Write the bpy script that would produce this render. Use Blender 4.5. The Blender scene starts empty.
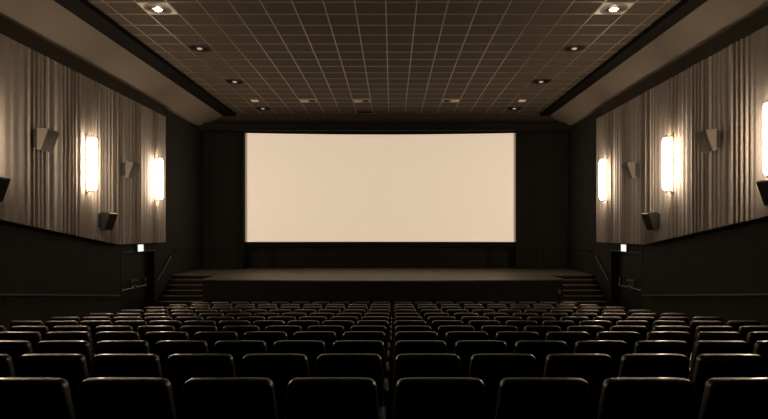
import bpy, bmesh, math, random
from mathutils import Vector, Matrix
random.seed(7)
S = bpy.context.scene
C = S.collection
PI = math.pi

# ------------------------------------------------------------------ constants
EYE = 2.90            # lens height over the flat floor in front of the stage
CX = 0.28             # the camera stands a little right of the room's axis
F = 560.0             # focal length in pixels at 768 wide
WALL = 6.93           # half width of the room
CURT = 6.70           # half distance between the two curtain faces
Y0, Y1 = -4.0, 22.3   # back wall, front wall
CEIL = EYE + 4.40
BEAM = EYE + 4.30
SOF = {-1: (5.56, 6.03, EYE+3.885), 1: (5.82, 6.17, EYE+3.90)}     # beam inner and outer edge, soffit height at the wall
STG = EYE - 1.435      # stage top

# ------------------------------------------------------------------ materials
def mat(name, col, rough=0.6, spec=0.5, metal=0.0, noise=None, bump=None, emit=None, sheen=0.0, coat=0.0):
    m = bpy.data.materials.new(name); m.use_nodes = True
    nt = m.node_tree; b = nt.nodes['Principled BSDF']
    b.inputs['Base Color'].default_value = (*col, 1)
    b.inputs['Roughness'].default_value = rough
    b.inputs['Specular IOR Level'].default_value = spec
    b.inputs['Metallic'].default_value = metal
    b.inputs['Sheen Weight'].default_value = sheen
    b.inputs['Coat Weight'].default_value = coat
    tc = nt.nodes.new('ShaderNodeTexCoord')
    if noise:
        sc, amt = noise
        n = nt.nodes.new('ShaderNodeTexNoise'); n.inputs['Scale'].default_value = sc
        n.inputs['Detail'].default_value = 4
        r = nt.nodes.new('ShaderNodeValToRGB')
        r.color_ramp.elements[0].position = 0.3; r.color_ramp.elements[1].position = 0.7
        r.color_ramp.elements[0].color = (*[c*(1-amt) for c in col], 1)
        r.color_ramp.elements[1].color = (*[min(1, c*(1+amt)) for c in col], 1)
        nt.links.new(tc.outputs['Object'], n.inputs['Vector'])
        nt.links.new(n.outputs['Fac'], r.inputs['Fac'])
        nt.links.new(r.outputs['Color'], b.inputs['Base Color'])
    if bump:
        sc, st = bump
        n2 = nt.nodes.new('ShaderNodeTexNoise'); n2.inputs['Scale'].default_value = sc
        n2.inputs['Detail'].default_value = 3
        bp = nt.nodes.new('ShaderNodeBump'); bp.inputs['Strength'].default_value = st
        bp.inputs['Distance'].default_value = 0.01
        nt.links.new(tc.outputs['Object'], n2.inputs['Vector'])
        nt.links.new(n2.outputs['Fac'], bp.inputs['Height'])
        nt.links.new(bp.outputs['Normal'], b.inputs['Normal'])
    if emit:
        b.inputs['Emission Color'].default_value = (*emit[0], 1)
        b.inputs['Emission Strength'].default_value = emit[1]
    return m

WARM = (1.0, 0.74, 0.50)
M = {
    'curtain':  mat('curtain_cloth', (0.33, 0.285, 0.25), 0.85, 0.15, noise=(9, 0.06), sheen=0.15),
    'wall':     mat('dark_wall_paint', (0.030, 0.028, 0.025), 0.75, 0.25, noise=(3, 0.15)),
    'band':     mat('dark_brown_band', (0.060, 0.048, 0.038), 0.8, 0.2),
    'beam':     mat('dark_beam_paint', (0.010, 0.008, 0.0065), 0.85, 0.08),
    'black':    mat('black_paint', (0.010, 0.009, 0.008), 0.85, 0.15),
    'soffit':   mat('soffit_plaster', (0.235, 0.195, 0.157), 0.85, 0.1, noise=(1.5, 0.05)),
    'tile':     mat('mineral_tile', (0.122, 0.099, 0.076), 0.9, 0.1, noise=(60, 0.12), bump=(90, 0.15)),
    'tbar':     mat('ceiling_bar', (0.31, 0.25, 0.195), 0.36, 0.6),
    'floor':    mat('dark_carpet', (0.018, 0.016, 0.014), 0.95, 0.1, noise=(40, 0.3)),
    'leather':  mat('black_leather', (0.010, 0.0085, 0.0075), 0.40, 0.95, bump=(140, 0.06), coat=0.25),
    'shell':    mat('black_shell', (0.004, 0.0035, 0.003), 0.7, 0.2),
    'arm':      mat('black_arm_plastic', (0.014, 0.012, 0.010), 0.5, 0.4),
    'seatmetal': mat('dark_metal', (0.03, 0.028, 0.025), 0.45, 0.5, 0.6),
    'drape':    mat('black_drape', (0.018, 0.016, 0.013), 0.9, 0.15),
    'screen':   mat('projection_screen', (0.90, 0.84, 0.74), 0.8, 0.1, emit=((1.0, 0.79, 0.575), 0.555)),  # emission stands in for projector light falling on the white screen
    'edge':     mat('screen_edge_penumbra', (0.45, 0.38, 0.30), 0.8, 0.1, emit=((1.0, 0.78, 0.56), 0.22)),  # penumbra at the screen sides, put into a dimmer, browner colour
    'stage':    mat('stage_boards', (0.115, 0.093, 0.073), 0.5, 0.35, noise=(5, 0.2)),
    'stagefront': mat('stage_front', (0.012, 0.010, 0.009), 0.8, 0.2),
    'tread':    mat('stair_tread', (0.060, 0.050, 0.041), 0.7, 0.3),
    'nosing':   mat('stair_nosing', (0.20, 0.165, 0.13), 0.5, 0.4),
    'tube':     mat('lamp_tube', (1, 1, 1), 0.4, emit=((1.0, 0.79, 0.575), 50.0)),
    'lampmetal': mat('lamp_metal', (0.35, 0.30, 0.25), 0.4, 0.5, 0.8),
    'spk':      mat('taupe_speaker', (0.135, 0.112, 0.092), 0.6, 0.35, bump=(200, 0.1)),
    'spkgrille': mat('taupe_grille', (0.060, 0.050, 0.042), 0.7, 0.3, bump=(400, 0.5)),
    'spkblack': mat('black_speaker', (0.018, 0.016, 0.014), 0.45, 0.5),
    'spkblackgrille': mat('black_grille', (0.010, 0.009, 0.008), 0.7, 0.3, bump=(400, 0.5)),
    'door':     mat('door_paint', (0.013, 0.012, 0.011), 0.55, 0.35),
    'doorframe': mat('door_frame_paint', (0.040, 0.035, 0.030), 0.5, 0.4),
    'steel':    mat('brushed_steel', (0.55, 0.50, 0.44), 0.32, 0.5, 1.0),
    'rail':     mat('rail_wood', (0.150, 0.120, 0.095), 0.4, 0.5),
    'raildark': mat('rail_dark', (0.045, 0.038, 0.032), 0.4, 0.5),
    'exit':     mat('exit_face', (0.9, 0.95, 0.95), 0.4, emit=((0.97, 1.0, 0.92), 1.0)),
    'exitgreen': mat('exit_green', (0.10, 0.5, 0.25), 0.4, emit=((0.16, 0.60, 0.32), 0.35)),
    'exitbox':  mat('exit_box', (0.30, 0.27, 0.22), 0.5),
    'plate':    mat('white_plate', (0.80, 0.72, 0.62), 0.4, 0.5),
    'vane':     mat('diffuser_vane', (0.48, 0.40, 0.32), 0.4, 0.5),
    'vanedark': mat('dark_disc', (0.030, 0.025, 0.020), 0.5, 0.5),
    'hole':     mat('dark_hole', (0.006, 0.005, 0.004), 0.9, 0.1),
    'hub':      mat('diffuser_lamp', (0.9, 0.8, 0.7), 0.4, emit=((1.0, 0.80, 0.58), 110.0)),
    'spotlens': mat('spot_lens', (0.75, 0.66, 0.56), 0.35, emit=((1.0, 0.78, 0.55), 0.012)),
    'hubdim':   mat('dim_lamp', (0.9, 0.8, 0.7), 0.4, emit=((1.0, 0.78, 0.55), 0.24)),
}

# ------------------------------------------------------------------ helpers
def obj(name, bm, m, parent=None, smooth=False, loc=None):
    bmesh.ops.recalc_face_normals(bm, faces=bm.faces)
    me = bpy.data.meshes.new(name); bm.to_mesh(me); bm.free()
    me.materials.append(M[m])
    if smooth:
        for p in me.polygons: p.use_smooth = True
        me.set_sharp_from_angle(angle=math.radians(smooth if smooth > 1 else 40))
    o = bpy.data.objects.new(name, me); C.objects.link(o)
    if parent: o.parent = parent
    if loc: o.location = loc
    return o
def tag(o, label, cat, group=None):
    o['label'] = label; o['category'] = cat
    if group: o['group'] = group
    return o
def thing(name, label, cat, loc=(0, 0, 0), rz=0.0, group=None):
    o = bpy.data.objects.new(name, None); C.objects.link(o)
    o.empty_display_size = 0.1
    o.location = loc; o.rotation_euler = (0, 0, rz)
    return tag(o, label, cat, group)
def struct(name, bm, m, smooth=False):
    o = obj(name, bm, m, None, smooth); o['kind'] = 'structure'; return o
def box(bm, x0, x1, y0, y1, z0, z1):
    v = [bm.verts.new(p) for p in ((x0,y0,z0),(x1,y0,z0),(x1,y1,z0),(x0,y1,z0),(x0,y0,z1),(x1,y0,z1),(x1,y1,z1),(x0,y1,z1))]
    for f in ((0,3,2,1),(4,5,6,7),(0,1,5,4),(1,2,6,5),(2,3,7,6),(3,0,4,7)):
        bm.faces.new([v[i] for i in f])
    return v
def bevbox(bm, x0, x1, y0, y1, z0, z1, r=0.01, seg=2):
    v = box(bm, x0, x1, y0, y1, z0, z1)
    es = {e for q in v for e in q.link_edges}
    bmesh.ops.bevel(bm, geom=list(es), offset=r, segments=seg, profile=0.5, affect='EDGES')
def prism(bm, poly, a, b, axis):
    """poly: 2-D outline, extruded from a to b along axis (0 x, 1 y, 2 z)"""
    def pt(p, t):
        return (t, p[0], p[1]) if axis == 0 else ((p[0], t, p[1]) if axis == 1 else (p[0], p[1], t))
    A = [bm.verts.new(pt(p, a)) for p in poly]; B = [bm.verts.new(pt(p, b)) for p in poly]
    n = len(poly)
    bm.faces.new(A); bm.faces.new(B[::-1])
    for i in range(n):
        bm.faces.new((A[i], A[(i+1) % n], B[(i+1) % n], B[i]))
def tube(bm, pts, r, n=10):
    rings = []
    pts = [Vector(p) for p in pts]
    for i, p in enumerate(pts):
        d = (pts[min(i+1, len(pts)-1)] - pts[max(i-1, 0)]).normalized()
        u = d.cross(Vector((0, 0, 1)))
        if u.length < 1e-4: u = d.cross(Vector((1, 0, 0)))
        u.normalize(); w = d.cross(u)
        rings.append([bm.verts.new(p + r*(math.cos(2*PI*k/n)*u + math.sin(2*PI*k/n)*w)) for k in range(n)])
    for a, b in zip(rings, rings[1:]):
        for k in range(n):
            bm.faces.new((a[k], a[(k+1) % n], b[(k+1) % n], b[k]))
    bm.faces.new(rings[0][::-1]); bm.faces.new(rings[-1])
def lathe(bm, cx, cy, prof, n=24):
    rings = [[bm.verts.new((cx+q*math.cos(2*PI*k/n), cy+q*math.sin(2*PI*k/n), z)) for k in range(n)] for q, z in prof]
    for a, b in zip(rings, rings[1:]):
        for k in range(n): bm.faces.new((a[k], a[(k+1) % n], b[(k+1) % n], b[k]))
    bm.faces.new(rings[0][::-1]); bm.faces.new(rings[-1])
def disc(bm, cx, cy, r, z0, z1, n=32):
    prism(bm, [(cx + r*math.cos(2*PI*k/n), cy + r*math.sin(2*PI*k/n)) for k in range(n)], z0, z1, 2)
ORD = ['', 'first', 'second', 'third', 'fourth', 'fifth', 'sixth', 'seventh', 'eighth', 'ninth', 'tenth', 'eleventh', 'twelfth']

# ------------------------------------------------------------------ rows (depth and drop of every row of seats)
INVP = [9.39, 12.9, 16.4, 19.75, 23.1, 26.6, 30.1, 33.7, 37.4, 41.1, 44.9, 48.6]
TOPY = [378, 353.6, 340.2, 331.1, 325.3, 320.1, 316.2, 312.6, 309.3, 306.4, 303.9, 301.5]
PR = [106, 76.8, 60.9, 51.0, 43.5, 37.3, 33.4, 29.8, 26.2, 23.5, 23.2, 20.9]     # seat pitch right of the centre gap
PL = [105.6, 75.6, 59.8, 49.9, 42.8, 34.9, 31.2, 27.8, 24.8, 22.7, 22.6, 20.3]   # and left of it
NR = [5, 6, 7, 8, 9, 10, 10, 10, 10, 10, 9, 9]
NL = [5, 6, 7, 8, 10, 11, 11, 11, 11, 11, 10, 10]
HT = 0.98
rowY = [313.6*v/1000 for v in INVP]
rowZ = [EYE - (TOPY[k]-231)*rowY[k]/F - HT for k in range(12)]
rowZ[11] = 0.0

# ------------------------------------------------------------------ the room
bm = bmesh.new()
prof = [(Y0, rowZ[0]+0.13), (rowY[0]-0.28, rowZ[0]+0.13)]
for k in range(12):
    yb = rowY[k]-0.28
    prof.append((yb, rowZ[k]))
    ye = rowY[k+1]-0.28 if k < 11 else Y1
    prof.append((ye, rowZ[k]))
poly = prof + [(Y1, -0.3), (Y0, -0.3)]
prism(bm, poly, -WALL, WALL, 0)
struct('floor', bm, 'floor')

bm = bmesh.new(); box(bm, -WALL-.35, WALL+.35, Y0-.2, Y1+.2, CEIL, CEIL+.15)
struct('ceiling', bm, 'tile')
bm = bmesh.new()
GX, GY = CX - 0.12, 10.755
x = GX - 0.6*9
while x < SOF[1][0]:
    if x > -SOF[-1][0]: box(bm, x-.012, x+.012, Y0, Y1-.05, CEIL-.009, CEIL+.002)
    x += .6
y = GY - 0.6*24
while y < Y1-.1:
    box(bm, -SOF[-1][0], SOF[1][0], y-.012, y+.012, CEIL-.0075, CEIL+.002)
    y += .6
struct('trim_1', bm, 'tbar')
n = 2
for s in (-1, 1):
    xi, xo, SOFF = SOF[s]
    bm = bmesh.new(); prism(bm, [(s*xo, BEAM+.02), (s*6.79, SOFF), (s*(WALL-.001), SOFF), (s*(WALL-.001), SOFF+.05), (s*6.79, SOFF+.05), (s*xo, BEAM+.07)], Y0, 20.94, 1); struct(f'trim_{n}', bm, 'soffit'); n += 1
    a, b = sorted((s*xi, s*xo))
    bm = bmesh.new(); box(bm, a, b, Y0, 20.95, BEAM, CEIL-.0001); struct(f'trim_{n}', bm, 'beam'); n += 1
    a, b = sorted((s*6.80, s*(WALL-.0005)))
    bm = bmesh.new(); box(bm, a, b, Y0, 17.4, EYE+3.53, SOFF-.0005); struct(f'trim_{n}', bm, 'band'); n += 1
# fascia over the black valance
bm = bmesh.new(); box(bm, -WALL, WALL, 20.96, 21.06, EYE+3.8, CEIL-.0001); struct(f'trim_{n}', bm, 'band'); n += 1

DY0, DY1, DTOP = 14.95, 16.98, EYE - 0.61
for s, nm in ((-1, 'wall_left'), (1, 'wall_right')):
    bm = bmesh.new()
    a, b = sorted((s*WALL, s*(WALL+.3)))
    box(bm, a, b, Y0, DY0, -.3, CEIL); box(bm, a, b, DY1, Y1, -.3, CEIL); box(bm, a, b, DY0, DY1, DTOP, CEIL)
    a, b = sorted((s*(WALL+.27), s*(WALL+.32)))
    box(bm, a, b, DY0-.05, DY1+.05, -.3, DTOP+.05)
    a, b = sorted((s*WALL, s*(WALL+.3)))
    box(bm, a, b, DY0, DY1, -.3, 0.0)
    struct(nm, bm, 'wall')
bm = bmesh.new(); box(bm, -WALL-.3, WALL+.3, Y1, Y1+.2, -.3, CEIL); struct('wall_front', bm, 'black')
bm = bmesh.new(); box(bm, -WALL-.3, WALL+.3, Y0-.2, Y0, -.3, CEIL); struct('wall_back', bm, 'wall')

# ------------------------------------------------------------------ double doors
for s, side in ((-1, 'left'), (1, 'right')):
    d = bpy.data.objects.new('door_1' if s < 0 else 'door_2', None); C.objects.link(d); d['kind'] = 'structure'
    d.location = (s*(WALL+.20), (DY0+DY1)/2, 0)
    half = (DY1-DY0)/2
    def part(name, m, boxes, parent=d, bev=0.0):
        bm = bmesh.new()
        for (o0, o1, y0, y1, z0, z1) in boxes:
            a, b = sorted((-s*o0, -s*o1))
            if bev: bevbox(bm, a, b, y0, y1, z0, z1, bev)
            else: box(bm, a, b, y0, y1, z0, z1)
        return obj(name, bm, m, parent)
    part('door_frame', 'doorframe', [(.20, .215, -half-.05, -half, 0, DTOP+.05), (.20, .215, half, half+.05, 0, DTOP+.05),
                                     (.20, .215, -half, half, DTOP, DTOP+.05)])
    for q in (-1, 1):
        y0, y1 = sorted((q*.004, q*(half-.004)))
        lf = part('door_leaf', 'door', [(-.045, 0, y0, y1, .012, DTOP-.008)])
        hy0, hy1 = sorted((q*.08, q*(half-.26)))
        zb = EYE - 1.61
        bm = bmesh.new()
        tube(bm, [(-s*.085, hy0, zb), (-s*.085, hy1, zb)], .017)
        for yy in (hy0+.02, hy1-.02):
            a, b = sorted((0.0, -s*.085)); bevbox(bm, a, b, yy-.03, yy+.03, zb-.05, zb+.05, .008)
        yy = q*(half-.28); a, b = sorted((0.0, -s*.07)); bevbox(bm, a, b, yy-.02, yy+.02, zb-.04, zb+.22, .008)
        obj('push_bar', bm, 'steel', lf, 30)
        bm = bmesh.new()
        yy = q*.09
        a, b = sorted((0.0, -s*.03)); bevbox(bm, a, b, yy-.022, yy+.022, zb+.02, zb+.24, .006)
        tube(bm, [(-s*.03, yy, zb+.19), (-s*.07, yy, zb+.19), (-s*.07, yy+q*.11, zb+.20)], .010)
        obj('door_handle', bm, 'steel', lf, 30)

# ------------------------------------------------------------------ exit signs
for s, side in ((-1, 'left'), (1, 'right')):
    t = thing('exit_sign', f'small white lit exit sign over the {side} double doors', 'exit sign', (s*WALL, 15.92, EYE-.60), 0, 'exit signs over the doors')
    a, b = sorted((-s*.001, -s*.07))
    bm = bmesh.new(); bevbox(bm, a, b, -.19, .19, .01, .225, .006); obj('sign_case', bm, 'exitbox', t)
    a, b = sorted((-s*.07, -s*.078))
    bm = bmesh.new(); box(bm, a, b, -.178, .140, .022, .213); obj('lit_face', bm, 'exit', t)
    bm = bmesh.new(); box(bm, a, b, .1405, .178, .022, .213); g = obj('green_strip', bm, 'exitgreen', t); g['label'] = 'green strip'

# ------------------------------------------------------------------ pleated wall curtains
def pleats(y0, y1, seed, tight, loose, depth):
    rnd = random.Random(seed); pts = []; y = y0; hi = False; dense = False
    while y < y1+.5:
        dense = not dense; n = rnd.randint(6, 12) if dense else rnd.randint(4, 8)
        for _ in range(n):
            y += rnd.uniform(*tight) if dense else rnd.uniform(*loose)
            hi = not hi
            pts.append((y, (rnd.uniform(.35, 1) if hi else -rnd.uniform(.1, 1))*depth*(1 if dense else .28)))
    return pts
def wave(pts, y, i):
    while i < len(pts)-2 and pts[i+1][0] < y: i += 1
    (a, va), (b, vb) = pts[i], pts[i+1]
    t = min(1, max(0, (y-a)/(b-a))); t = t*t*(3-2*t)
    return va+(vb-va)*t, i
def curtain(s, side):
    YE = 17.25 if s < 0 else 17.58
    bm = bmesh.new()
    pts = pleats(Y0-.2, YE, 11 if s < 0 else 23, (.045, .085), (.06, .16), .034)
    N = int((YE-Y0-.1)/.0125)
    front, back = [], []; i = 0
    for k in range(N+1):
        y = Y0+.1+(YE-Y0-.1)*k/N
        f, i = wave(pts, y, i)
        zb = EYE-.345 + max(0, (14.28-y)*.128)
        x = s*(CURT - f)
        row = []
        for q in range(4):
            u = q/3
            row.append(bm.verts.new((x, y, zb+(EYE+3.52-zb)*u)))
        front.append(row)
        back.append((bm.verts.new((s*(WALL-.03), y, zb)), bm.verts.new((s*(WALL-.03), y, EYE+3.52))))
    for k in range(N):
        for q in range(3):
            bm.faces.new((front[k][q], front[k+1][q], front[k+1][q+1], front[k][q+1]))
        bm.faces.new((front[k][0], back[k][0], back[k+1][0], front[k+1][0]))
        bm.faces.new((front[k][3], front[k+1][3], back[k+1][1], back[k][1]))
        bm.faces.new((back[k][0], back[k][1], back[k+1][1], back[k+1][0]))
    for k in (0, N):
        bm.faces.new((*front[k], back[k][1], back[k][0]))
    o = obj('wall_curtain', bm, 'curtain', None, 60)
    tag(o, f'long pleated taupe curtain hung along the {side} wall', 'curtain', 'side wall curtains')
for s, side in ((-1, 'left'), (1, 'right')): curtain(s, side)

# ------------------------------------------------------------------ vertical tube lamps
SC = [(16.45, 'nearest the stage'), (12.78, 'second from the stage'), (9.30, 'third from the stage at the photo edge')]
for s, side in ((-1, 'left'), (1, 'right')):
    for y, w in SC:
        t = thing('wall_lamp', f'glowing vertical tube lamp on the {side} curtain, {w}', 'wall lamp', (s*(CURT-.03), y+(.22 if s > 0 and y > 16 else 0), EYE+.90), 0, 'tube lamps on the side curtains')
        a, b = sorted((s*.06, -s*.02))
        bm = bmesh.new(); bevbox(bm, a, b, -.05, .05, -.02, 1.28, .005); obj('back_plate', bm, 'lampmetal', t)
        bm = bmesh.new(); lathe(bm, -s*.13, 0, [(.001, .025), (.045, .035), (.07, .06), (.082, .10), (.085, .16), (.085, 1.10), (.082, 1.16), (.07, 1.20), (.045, 1.225), (.001, 1.235)]); obj('lamp_tube', bm, 'tube', t, 60)
        for z0, z1 in ((-.02, .03), (1.23, 1.28)):
            bm = bmesh.new(); lathe(bm, -s*.13, 0, [(.001, z0), (.035, z0), (.035, z1), (.001, z1)], 14)
            a, b = sorted((-s*.02, -s*.13)); box(bm, a, b, -.018, .018, z0+.012, z1-.012)
            obj('end_cap', bm, 'lampmetal', t, 40)

# ------------------------------------------------------------------ wall speakers
def speaker(s, y, h, kind, label, grp):
    t = thing('wall_speaker', label, 'speaker', (s*(CURT-.035), y, EYE+h), 0, grp)
    body, gr = ('spk', 'spkgrille') if kind == 'taupe' else ('spkblack', 'spkblackgrille')
    W, H = .19, .21
    top, bot = .27, .13
    bm = bmesh.new()
    prism(bm, [(-s*.045, -H), (-s*bot, -H-.02), (-s*top, H-.045), (-s*top*.93, H-.02), (-s*.045, H)], -W, W, 1)
    bmesh.ops.bevel(bm, geom=list(bm.edges), offset=.006, segments=2, profile=.5, affect='EDGES')
    obj('cabinet', bm, body, t)
    bm = bmesh.new()
    dx, dz = (top-bot), (2*H-.025); L = math.hypot(dx, dz); nx, nz = dz/L*.008, -dx/L*.008
    p0 = (bot+dx*.05, -H-.02+dz*.05); p1 = (bot+dx*.95, -H-.02+dz*.95)
    prism(bm, [(-s*(p0[0]-nx*.4), p0[1]-nz*.4), (-s*(p0[0]+nx), p0[1]+nz), (-s*(p1[0]+nx), p1[1]+nz), (-s*(p1[0]-nx*.4), p1[1]-nz*.4)], -W+.015, W-.015, 1)
    obj('grille', bm, gr, t)
    bm = bmesh.new()
    a, b = sorted((s*.06, -s*.05)); box(bm, a, b, -.05, .05, -.12, .12)
    for q in (-1, 1):
        tube(bm, [(-s*.03, q*(W-.03), -.15), (-s*.06, q*(W-.03), -.15)], .012, 8)
        a, b = sorted((s*.0, -s*.06)); box(bm, a, b, q*(W+.008)-.006, q*(W+.008)+.006, -.17, .17)
    obj('wall_bracket', bm, 'seatmetal', t)
SP = {-1: [(11.05, 1.80, 'taupe'), (14.65, 1.60, 'taupe'), (13.45, .245, 'black'), (9.62, .74, 'black')],
      1: [(11.10, 1.79, 'taupe'), (14.75, 1.60, 'taupe'), (13.55, .245, 'black'), (9.22, .65, 'black')]}
for s, side in ((-1, 'left'), (1, 'right')):
    tl = ['wedge shaped taupe speaker high on the %s curtain, nearer the viewer',
          'small wedge shaped taupe speaker on the %s curtain between two lit tubes, nearer the stage',
          'black wedge speaker low on the %s curtain, near its lower hem',
          'black wedge speaker cut by the %s edge of the photo']
    for (y, h, k), l in zip(SP[s], tl):
        speaker(s, y, h, k, l % side, f'{k} speakers on the side curtains')

# ------------------------------------------------------------------ handrails
for s, side in ((-1, 'left'), (1, 'right')):
    t = thing('wall_handrail', f'long sloping handrail on the {side} wall beside the seats', 'handrail', (s*WALL, 8.0, 0), 0, 'handrails beside the seats')
    zf = lambda y: EYE-1.153-(y-10.14)*.1195
    bm = bmesh.new()
    prism(bm, [(-6, zf(2)-.012), (6.62, zf(14.62)-.012), (6.62, zf(14.62)+.022), (-6, zf(2)+.022)], *sorted((-s*.075, -s*.125)), 0)
    obj('rail', bm, 'rail', t)
    for y in (6.9, 8.55, 10.45, 11.55, 12.6, 13.7):
        bm = bmesh.new()
        z = zf(y)
        tube(bm, [(-s*.004, y-8, z-.14), (-s*.07, y-8, z-.13), (-s*.10, y-8, z-.085), (-s*.10, y-8, z-.012)], .010, 8)
        a, b = sorted((-s*.0, -s*.008)); box(bm, a, b, y-8-.03, y-8+.03, z-.18, z-.10)
        obj('bracket', bm, 'raildark', t, 40)
    t = thing('stair_handrail', f'dark slanting handrail on the wall over the {side} stage steps', 'handrail', (s*WALL, 17.5, 0), 0, 'handrails over the stage steps')
    bm = bmesh.new(); tube(bm, [(-s*.07, -.46, EYE-1.50), (-s*.07, .58, EYE-.82), (-s*.004, .62, EYE-.80)], .022); obj('rail', bm, 'rail', t, 40)
    for y, z in ((-.36, EYE-1.43), (.34, EYE-.935)):
        bm = bmesh.new(); tube(bm, [(-s*.003, y, z-.07), (-s*.065, y, z-.06), (-s*.07, y, z-.01)], .010, 8); obj('bracket', bm, 'raildark', t, 40)
    t = thing('stage_handrail', f'dark level handrail on the wall beside the {side} end of the stage', 'handrail', (s*WALL, 19.5, STG), 0, 'handrails beside the stage')
    bm = bmesh.new(); tube(bm, [(-s*.07, -1.05, .82), (-s*.07, 1.25, .82)], .022); obj('rail', bm, 'raildark', t, 40)
    for y in (-.9, .1, 1.1):
        bm = bmesh.new(); tube(bm, [(-s*.003, y, .74), (-s*.065, y, .75), (-s*.07, y, .81)], .010, 8); obj('bracket', bm, 'raildark', t, 40)

# ------------------------------------------------------------------ stage and its steps
SX, SYC, SYM, LY = 5.41, 16.75, 16.22, 18.38
t = thing('stage', 'wide low dark stage with curved front below the white screen', 'stage', (0, 19, 0))
fr = [(SX*(-1+2*k/24), SYM+(SYC-SYM)*(-1+2*k/24)**2-19) for k in range(25)]
top = fr + [(SX, LY-19), (WALL-.002, LY-19), (WALL-.002, Y1-19-.002), (-WALL+.002, Y1-19-.002), (-WALL+.002, LY-19), (-SX, LY-19)]
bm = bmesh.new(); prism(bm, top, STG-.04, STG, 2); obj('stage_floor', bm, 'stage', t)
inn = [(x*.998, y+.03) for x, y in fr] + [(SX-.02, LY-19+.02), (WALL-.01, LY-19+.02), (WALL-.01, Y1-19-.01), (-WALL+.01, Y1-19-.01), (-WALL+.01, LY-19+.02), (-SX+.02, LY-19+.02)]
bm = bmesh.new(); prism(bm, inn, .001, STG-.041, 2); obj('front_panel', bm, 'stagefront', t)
bm = bmesh.new(); box(bm, SX-.16, SX-.10, SYC-19-.055, SYC-19-.01, STG-.42, STG-.33); h = obj('socket_plate', bm, 'steel', t); h['label'] = 'small steel plate'

NS, RUN = 10, .235
RISE = STG/NS
for s, side in ((-1, 'left'), (1, 'right')):
    t = thing('stage_steps', f'dark steps rising to the {side} end of the stage', 'steps', (s*(SX+WALL)/2, LY, 0), 0, 'steps up to the stage')
    hw = (WALL-SX)/2-.004
    bm = bmesh.new()
    pf = [(-.001, .001)]
    for k in range(1, NS):
        z = STG-k*RISE-.026
        pf += [(-.001-(k-1)*RUN, z), (-.001-k*RUN, z)]
    pf.append((-.001-(NS-1)*RUN, .001))
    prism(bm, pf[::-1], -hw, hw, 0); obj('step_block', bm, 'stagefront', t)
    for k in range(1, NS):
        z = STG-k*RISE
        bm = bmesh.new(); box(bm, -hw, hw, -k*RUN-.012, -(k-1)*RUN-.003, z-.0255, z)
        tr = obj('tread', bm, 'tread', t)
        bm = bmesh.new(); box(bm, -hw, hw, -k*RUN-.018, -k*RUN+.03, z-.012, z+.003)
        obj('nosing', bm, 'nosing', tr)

# ------------------------------------------------------------------ screen, masking, valance, drapes
SL, SR, SZ0, SZ1 = CX-5.585, CX+4.70, EYE-.415, EYE+3.725
scx, hw = (SL+SR)/2, (SR-SL)/2
def sy(u): return 21.64-.34*u*u
scr = thing('cinema_screen', 'large blank glowing cinema screen gently curved above the stage', 'screen', (scx, 21.5, SZ0))
def curved(bm, u0, u1, z0, z1, th=.03, off=0.0, n=48):
    cols = []
    for k in range(n+1):
        u = u0+(u1-u0)*k/n; y = sy(u)-21.5-off
        cols.append([bm.verts.new((u*hw, yy, zz)) for yy, zz in ((y, z0), (y, z1), (y+th, z1), (y+th, z0))])
    for a, b in zip(cols, cols[1:]):
        for q in range(4): bm.faces.new((a[q], b[q], b[(q+1) % 4], a[(q+1) % 4]))
    bm.faces.new(cols[0]); bm.faces.new(cols[-1][::-1])
H = SZ1-SZ0
bm = bmesh.new(); curved(bm, -.985, .985, 0, H); obj('screen_surface', bm, 'screen', scr, 40)
for q in (-1, 1):
    bm = bmesh.new(); curved(bm, *sorted((q*.9855, q)), 0, H, .03, 0, 4); obj('penumbra_strip', bm, 'edge', scr, 40)  # soft shade at each side of the picture, built as dimmer strips
bm = bmesh.new(); curved(bm, -1.03, 1.03, H+.002, H+.25, .05); curved(bm, -1.03, 1.03, -.20, -.002, .05); obj('masking', bm, 'black', scr, 40)
for q in (-4.2, 4.2):
    bm = bmesh.new(); box(bm, q-.06, q+.06, .20, .23, STG-SZ0+.0005, .6); obj('support_post', bm, 'black', scr)

def drape(x0, x1, y, z0, z1, seed, label, name='stage_drape', grp=None, tight=(.07, .13), depth=.05, m='drape'):
    bm = bmesh.new(); pts = pleats(x0-.3, x1, seed, tight, (.12, .2), depth); i = 0
    N = int((x1-x0)/.02); A = []
    for k in range(N+1):
        xx = x0+(x1-x0)*k/N; f, i = wave(pts, xx, i)
        A.append([bm.verts.new((xx, y+f, z0)), bm.verts.new((xx, y+f, z1)), bm.verts.new((xx, y+.09, z1)), bm.verts.new((xx, y+.09, z0))])
    for a, b in zip(A, A[1:]):
        for q in range(4): bm.faces.new((a[q], b[q], b[(q+1) % 4], a[(q+1) % 4]))
    bm.faces.new(A[0]); bm.faces.new(A[-1][::-1])
    tag(obj(name, bm, m, None, 60), label, 'drape' if name != 'valance' else 'valance', grp)
drape(-WALL+.01, SL-.0, 21.12, STG+.004, EYE+3.74, 3, 'black pleated stage drape left of the screen', grp='drapes flanking the screen')
drape(SR+.0, WALL-.01, 21.12, STG+.004, EYE+3.74, 5, 'black pleated stage drape right of the screen', grp='drapes flanking the screen')
drape(SL-.2, SR+.2, 21.74, STG+.004, SZ0-.205, 8, 'black pleated skirt under the screen at the back of the stage', 'screen_skirt', None, (.2, .3), .03)
drape(-WALL+.01, WALL-.01, 20.62, EYE+3.70, EYE+3.985, 9, 'black pleated valance across the hall above the screen', 'valance', None, (.07, .13), .02)

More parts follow.
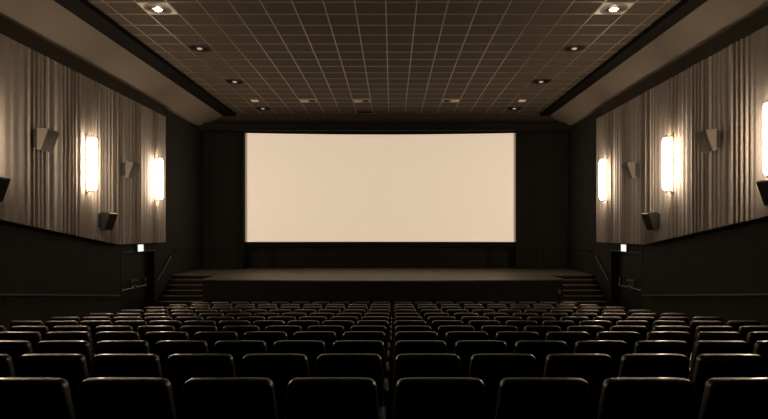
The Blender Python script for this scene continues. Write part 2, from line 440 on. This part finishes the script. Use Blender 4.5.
# ------------------------------------------------------------------ ceiling fixtures
def gp(ix, iy): return (GX+.6*ix+.3, GY+.6*iy+.3)
def diffuser(ix, iy, near, label):
    x, y = gp(ix, iy)
    t = thing('ceiling_diffuser', label, 'ceiling vent', (x, y, CEIL), 0, 'round ceiling diffusers')
    if near:
        bm = bmesh.new(); bevbox(bm, -.283, .283, -.283, .283, -.014, .0, .004); obj('square_plate', bm, 'plate', t)
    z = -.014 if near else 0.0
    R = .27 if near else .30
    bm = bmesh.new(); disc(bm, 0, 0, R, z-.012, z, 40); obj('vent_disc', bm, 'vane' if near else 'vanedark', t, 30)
    bm = bmesh.new()
    for k in range(36):
        a = 2*PI*k/36
        for r0, r1 in ((.10, .25),):
            c, sn = math.cos(a), math.sin(a); w = .0055
            prism(bm, [(r0*c+w*sn, r0*sn-w*c), (r1*c+w*1.9*sn, r1*sn-w*1.9*c), (r1*c-w*1.9*sn, r1*sn+w*1.9*c), (r0*c-w*sn, r0*sn+w*c)], z-.0145, z-.012, 2)
    obj('slots', bm, 'hole', t)
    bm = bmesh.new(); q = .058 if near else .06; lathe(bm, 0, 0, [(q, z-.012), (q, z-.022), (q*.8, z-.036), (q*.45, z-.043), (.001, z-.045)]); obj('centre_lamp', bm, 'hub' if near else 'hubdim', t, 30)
for ix, iy, near, l in ((-8, 0, 1, 'round swirl ceiling diffuser in white square plate, upper left, nearest'),
                        (7, 0, 1, 'round swirl ceiling diffuser in white square plate, upper right, nearest'),
                        (-8, 4, 0, 'dark round ceiling diffuser on the left, second from the viewer'),
                        (7, 4, 0, 'dark round ceiling diffuser on the right, second from the viewer'),
                        (-8, 9, 0, 'dark round ceiling diffuser on the left, third from the viewer'),
                        (7, 9, 0, 'dark round ceiling diffuser on the right, third from the viewer'),
                        (-8, 15, 0, 'dark round ceiling diffuser on the left, nearest the stage'),
                        (7, 15, 0, 'dark round ceiling diffuser on the right, nearest the stage')):
    diffuser(ix, iy, near, l)
for ix, iy, l in ((-5, 13, 'recessed ceiling spotlight left of centre above the screen'),
                  (-2, 13, 'recessed ceiling spotlight above the middle of the screen'),
                  (3, 13, 'recessed ceiling spotlight right of centre above the screen')):
    x, y = gp(ix, iy); q = -1 if ix < 0 else 1
    t = thing('ceiling_spotlight', l, 'spotlight', (x, y, CEIL), 0, 'recessed spotlights in the ceiling')
    bm = bmesh.new(); bevbox(bm, -.285, .285, -.20, .20, -.018, 0, .005); obj('housing', bm, 'vane', t)
    bm = bmesh.new(); disc(bm, q*.13, 0, .12, -.045, -.018, 24); obj('lamp', bm, 'spotlens', t, 30)
    bm = bmesh.new(); disc(bm, -q*.14, 0, .125, -.024, -.018, 24); obj('dark_opening', bm, 'hole', t, 30)
for ix, l in ((-8, 'tiny pale ceiling light on the left before the last diffuser'), (7, 'tiny pale ceiling light on the right before the last diffuser')):
    x, y = gp(ix, 13)
    t = thing('ceiling_light', l, 'ceiling light', (x, y, CEIL), 0, 'tiny ceiling lights')
    bm = bmesh.new(); bevbox(bm, -.12, .12, -.12, .12, -.02, 0, .005); obj('housing', bm, 'plate', t)
    bm = bmesh.new(); box(bm, -.10, .10, -.10, .10, -.026, -.02); obj('lens', bm, 'hubdim', t)
x, y = gp(-2, 16)
t = thing('ceiling_slot', 'dark rectangular ceiling slot near the screen, behind the middle spotlight', 'ceiling vent', (x, y, CEIL))
bm = bmesh.new(); box(bm, -.285, .285, -.14, .14, -.02, 0); obj('frame', bm, 'vanedark', t)
bm = bmesh.new(); box(bm, -.25, .25, -.11, .11, -.023, -.02); obj('opening', bm, 'hole', t)

# ------------------------------------------------------------------ cinema seats
def outline(wt, wm, z_top, z_mid, z_bot, r, wb, n=6):
    """half-symmetric seat-back outline (x, z), anticlockwise"""
    rt = []
    for k in range(n+1):
        a = PI/2*k/n
        rt.append((wt/2-r+r*math.sin(a), z_top-r+r*math.cos(a)))
    rt += [(wm/2*.5+wt/2*.5, (z_top-r)*.5+z_mid*.5), (wm/2, z_mid), (wb/2, z_bot+.05)]
    rt += [(wb/2-.012, z_bot+.015), (wb/2-.05, z_bot)]
    lf = [(-x, z) for x, z in rt[::-1]]
    crown = [(wt/4*q, z_top+.003) for q in (-1, 0, 1)]
    return lf + crown + rt
def inset(poly, d):
    n = len(poly); out = []
    for i in range(n):
        a, b, c = Vector(poly[i-1]), Vector(poly[i]), Vector(poly[(i+1) % n])
        e1, e2 = (b-a).normalized(), (c-b).normalized()
        n1, n2 = Vector((e1.y, -e1.x)), Vector((e2.y, -e2.x))
        m = (n1+n2); m = m/max(m.length_squared/2, .4) if m.length > 1e-6 else n1
        out.append(tuple(b+m*d))
    return out
def cushion(bm, poly, T, r, seg=5, fn=None, y0=0.0):
    """thick rounded pad: outline in x,z; thickness along +y"""
    layers = []
    for k in range(seg+1):
        a = PI/2*k/seg; layers.append((r-r*math.sin(a), r-r*math.cos(a)))       # (y, inset)
    layers = [(y, d) for y, d in layers][::-1]
    lay = [(r-r*math.cos(PI/2*k/seg), r-r*math.sin(PI/2*k/seg)) for k in range(seg+1)]
    lay += [(T-y, d) for y, d in lay[::-1]]
    rings = []
    for y, d in lay:
        rings.append([bm.verts.new(fn(x, y+y0, z) if fn else (x, y+y0, z)) for x, z in inset(poly, d)])
    n = len(poly)
    for a, b in zip(rings, rings[1:]):
        for k in range(n): bm.faces.new((a[k], a[(k+1) % n], b[(k+1) % n], b[k]))
    bm.faces.new(rings[0]); bm.faces.new(rings[-1][::-1])
TILT = math.radians(11)
def recline(x, y, z):
    # pivot at the top rear edge: lower parts lie further forward
    k = z-HT
    return (x, y*math.cos(TILT)-k*math.sin(TILT), HT+k*math.cos(TILT)+y*math.sin(TILT)*0.35)
ol = outline(.480, .508, HT-.023, HT-.24, .40, .048, .512)
assert True
area = sum(ol[i-1][0]*ol[i][1]-ol[i][0]*ol[i-1][1] for i in range(len(ol)))
if area > 0: ol = ol[::-1]
# make sure inset() shrinks
tst = inset(ol, .01)
SGN = 1 if max(p[0] for p in tst) < max(p[0] for p in ol) else -1
_in = inset
def inset(poly, d): return _in(poly, SGN*d)

seat0 = thing('cinema_chair', 'x', 'chair')
bm = bmesh.new(); cushion(bm, ol, .100, .038, 6, recline); obj('backrest', bm, 'leather', seat0, 50)
bm = bmesh.new()
pn = _in(ol, SGN*.034); cushion(bm, pn, .010, .004, 2, recline, -.006); obj('back_panel', bm, 'shell', seat0, 50)
def sq(w, d, r, n=4):
    out = []
    for cx, cy, a0 in ((w/2-r, d/2-r, 0), (-w/2+r, d/2-r, PI/2), (-w/2+r, -d/2+r, PI), (w/2-r, -d/2+r, 3*PI/2)):
        for k in range(n+1):
            a = a0+PI/2*k/n; out.append((cx+r*math.cos(a), cy+r*math.sin(a)))
    return out
cs = sq(.44, .44, .05)
if max(p[0] for p in inset(cs, .01)) > .22: cs = cs[::-1]
bm = bmesh.new(); cushion(bm, cs, .12, .035, 4, lambda x, y, z: (x, .44+z, .36+y+.05*z)); obj('seat_cushion', bm, 'leather', seat0, 50)
bm = bmesh.new(); bevbox(bm, -.035, .035, .36, .48, .02, .365, .006); bevbox(bm, -.11, .11, .30, .54, 0, .022, .006); obj('pedestal', bm, 'seatmetal', seat0)
bm = bmesh.new(); bevbox(bm, .241, .285, .25, .60, .60, .645, .014, 3); arm0 = obj('armrest', bm, 'arm', seat0, 40)
bm = bmesh.new(); bevbox(bm, .251, .275, .30, .50, 0, .601, .005); obj('arm_support', bm, 'seatmetal', arm0)
parts0 = list(seat0.children)

GAP = 1.7       # pixels of the VP line to the centre gap at unit pitch
ROWN = ['nearest row', 'second nearest row', 'third nearest row', 'fourth nearest row', 'fifth nearest row', 'sixth nearest row',
        'seventh nearest row', 'fifth row from the stage', 'fourth row from the stage', 'third row from the stage', 'second row from the stage', 'row closest to the stage']
first = True
for k in range(12):
    Y = rowY[k]; sc = Y/F
    half_gap = PR[k]*.065*.0
    for s, N, P, side in ((-1, NL[k], PL[k], 'left'), (1, NR[k], PR[k], 'right')):
        for n_ in range(N+1 if k < 5 else N):
            edge = 393.7-(.05 if s > 0 else .095)*PR[k]
            px = edge + s*(n_+.5)*P
            X = CX+(px-392)*sc
            if k >= 5 and not (-3 < px-P*.46*s < 771): continue
            if first: r = seat0; kids = parts0; first = False
            else:
                r = seat0.copy(); C.objects.link(r); kids = []
                for ch in parts0:
                    c = ch.copy(); c.parent = r; C.objects.link(c); kids.append(c)
                    for g in ch.children:
                        e = g.copy(); e.parent = c; C.objects.link(e)
            r.location = (X, Y, rowZ[k])
            end = n_ == N-1 and k >= 5
            which = f'last chair on the {side}' if end else f'{ORD[n_+1]} {side} of the centre gap'
            tag(r, f'black padded chair, {ROWN[k]}, {which}', 'chair', 'rows of cinema chairs')
            if end and s < 0:
                a = arm0.copy(); a.parent = r; a.location = (-.526, 0, 0); C.objects.link(a)
                e = arm0.children[0].copy(); e.parent = a; C.objects.link(e)

# ------------------------------------------------------------------ world, camera, view
M['leather'].node_tree.nodes['Principled BSDF'].inputs['Specular Tint'].default_value = (1.0, .84, .70, 1)
w = bpy.data.worlds.new('world'); S.world = w; w.use_nodes = True
w.node_tree.nodes['Background'].inputs['Color'].default_value = (0, 0, 0, 1)
cam = bpy.data.cameras.new('camera'); co = bpy.data.objects.new('camera', cam); C.objects.link(co)
cam.sensor_width = 36; cam.lens = F/768*36
cam.shift_x = -8/768; cam.shift_y = 21.5/768
cam.clip_start = .05
co.location = (CX, 0, EYE); co.rotation_euler = (PI/2, 0, 0)
S.camera = co
S.view_settings.view_transform = 'Standard'; S.view_settings.look = 'None'
S.view_settings.exposure = 0.0; S.view_settings.gamma = 1.0; S.view_settings.use_curve_mapping = False
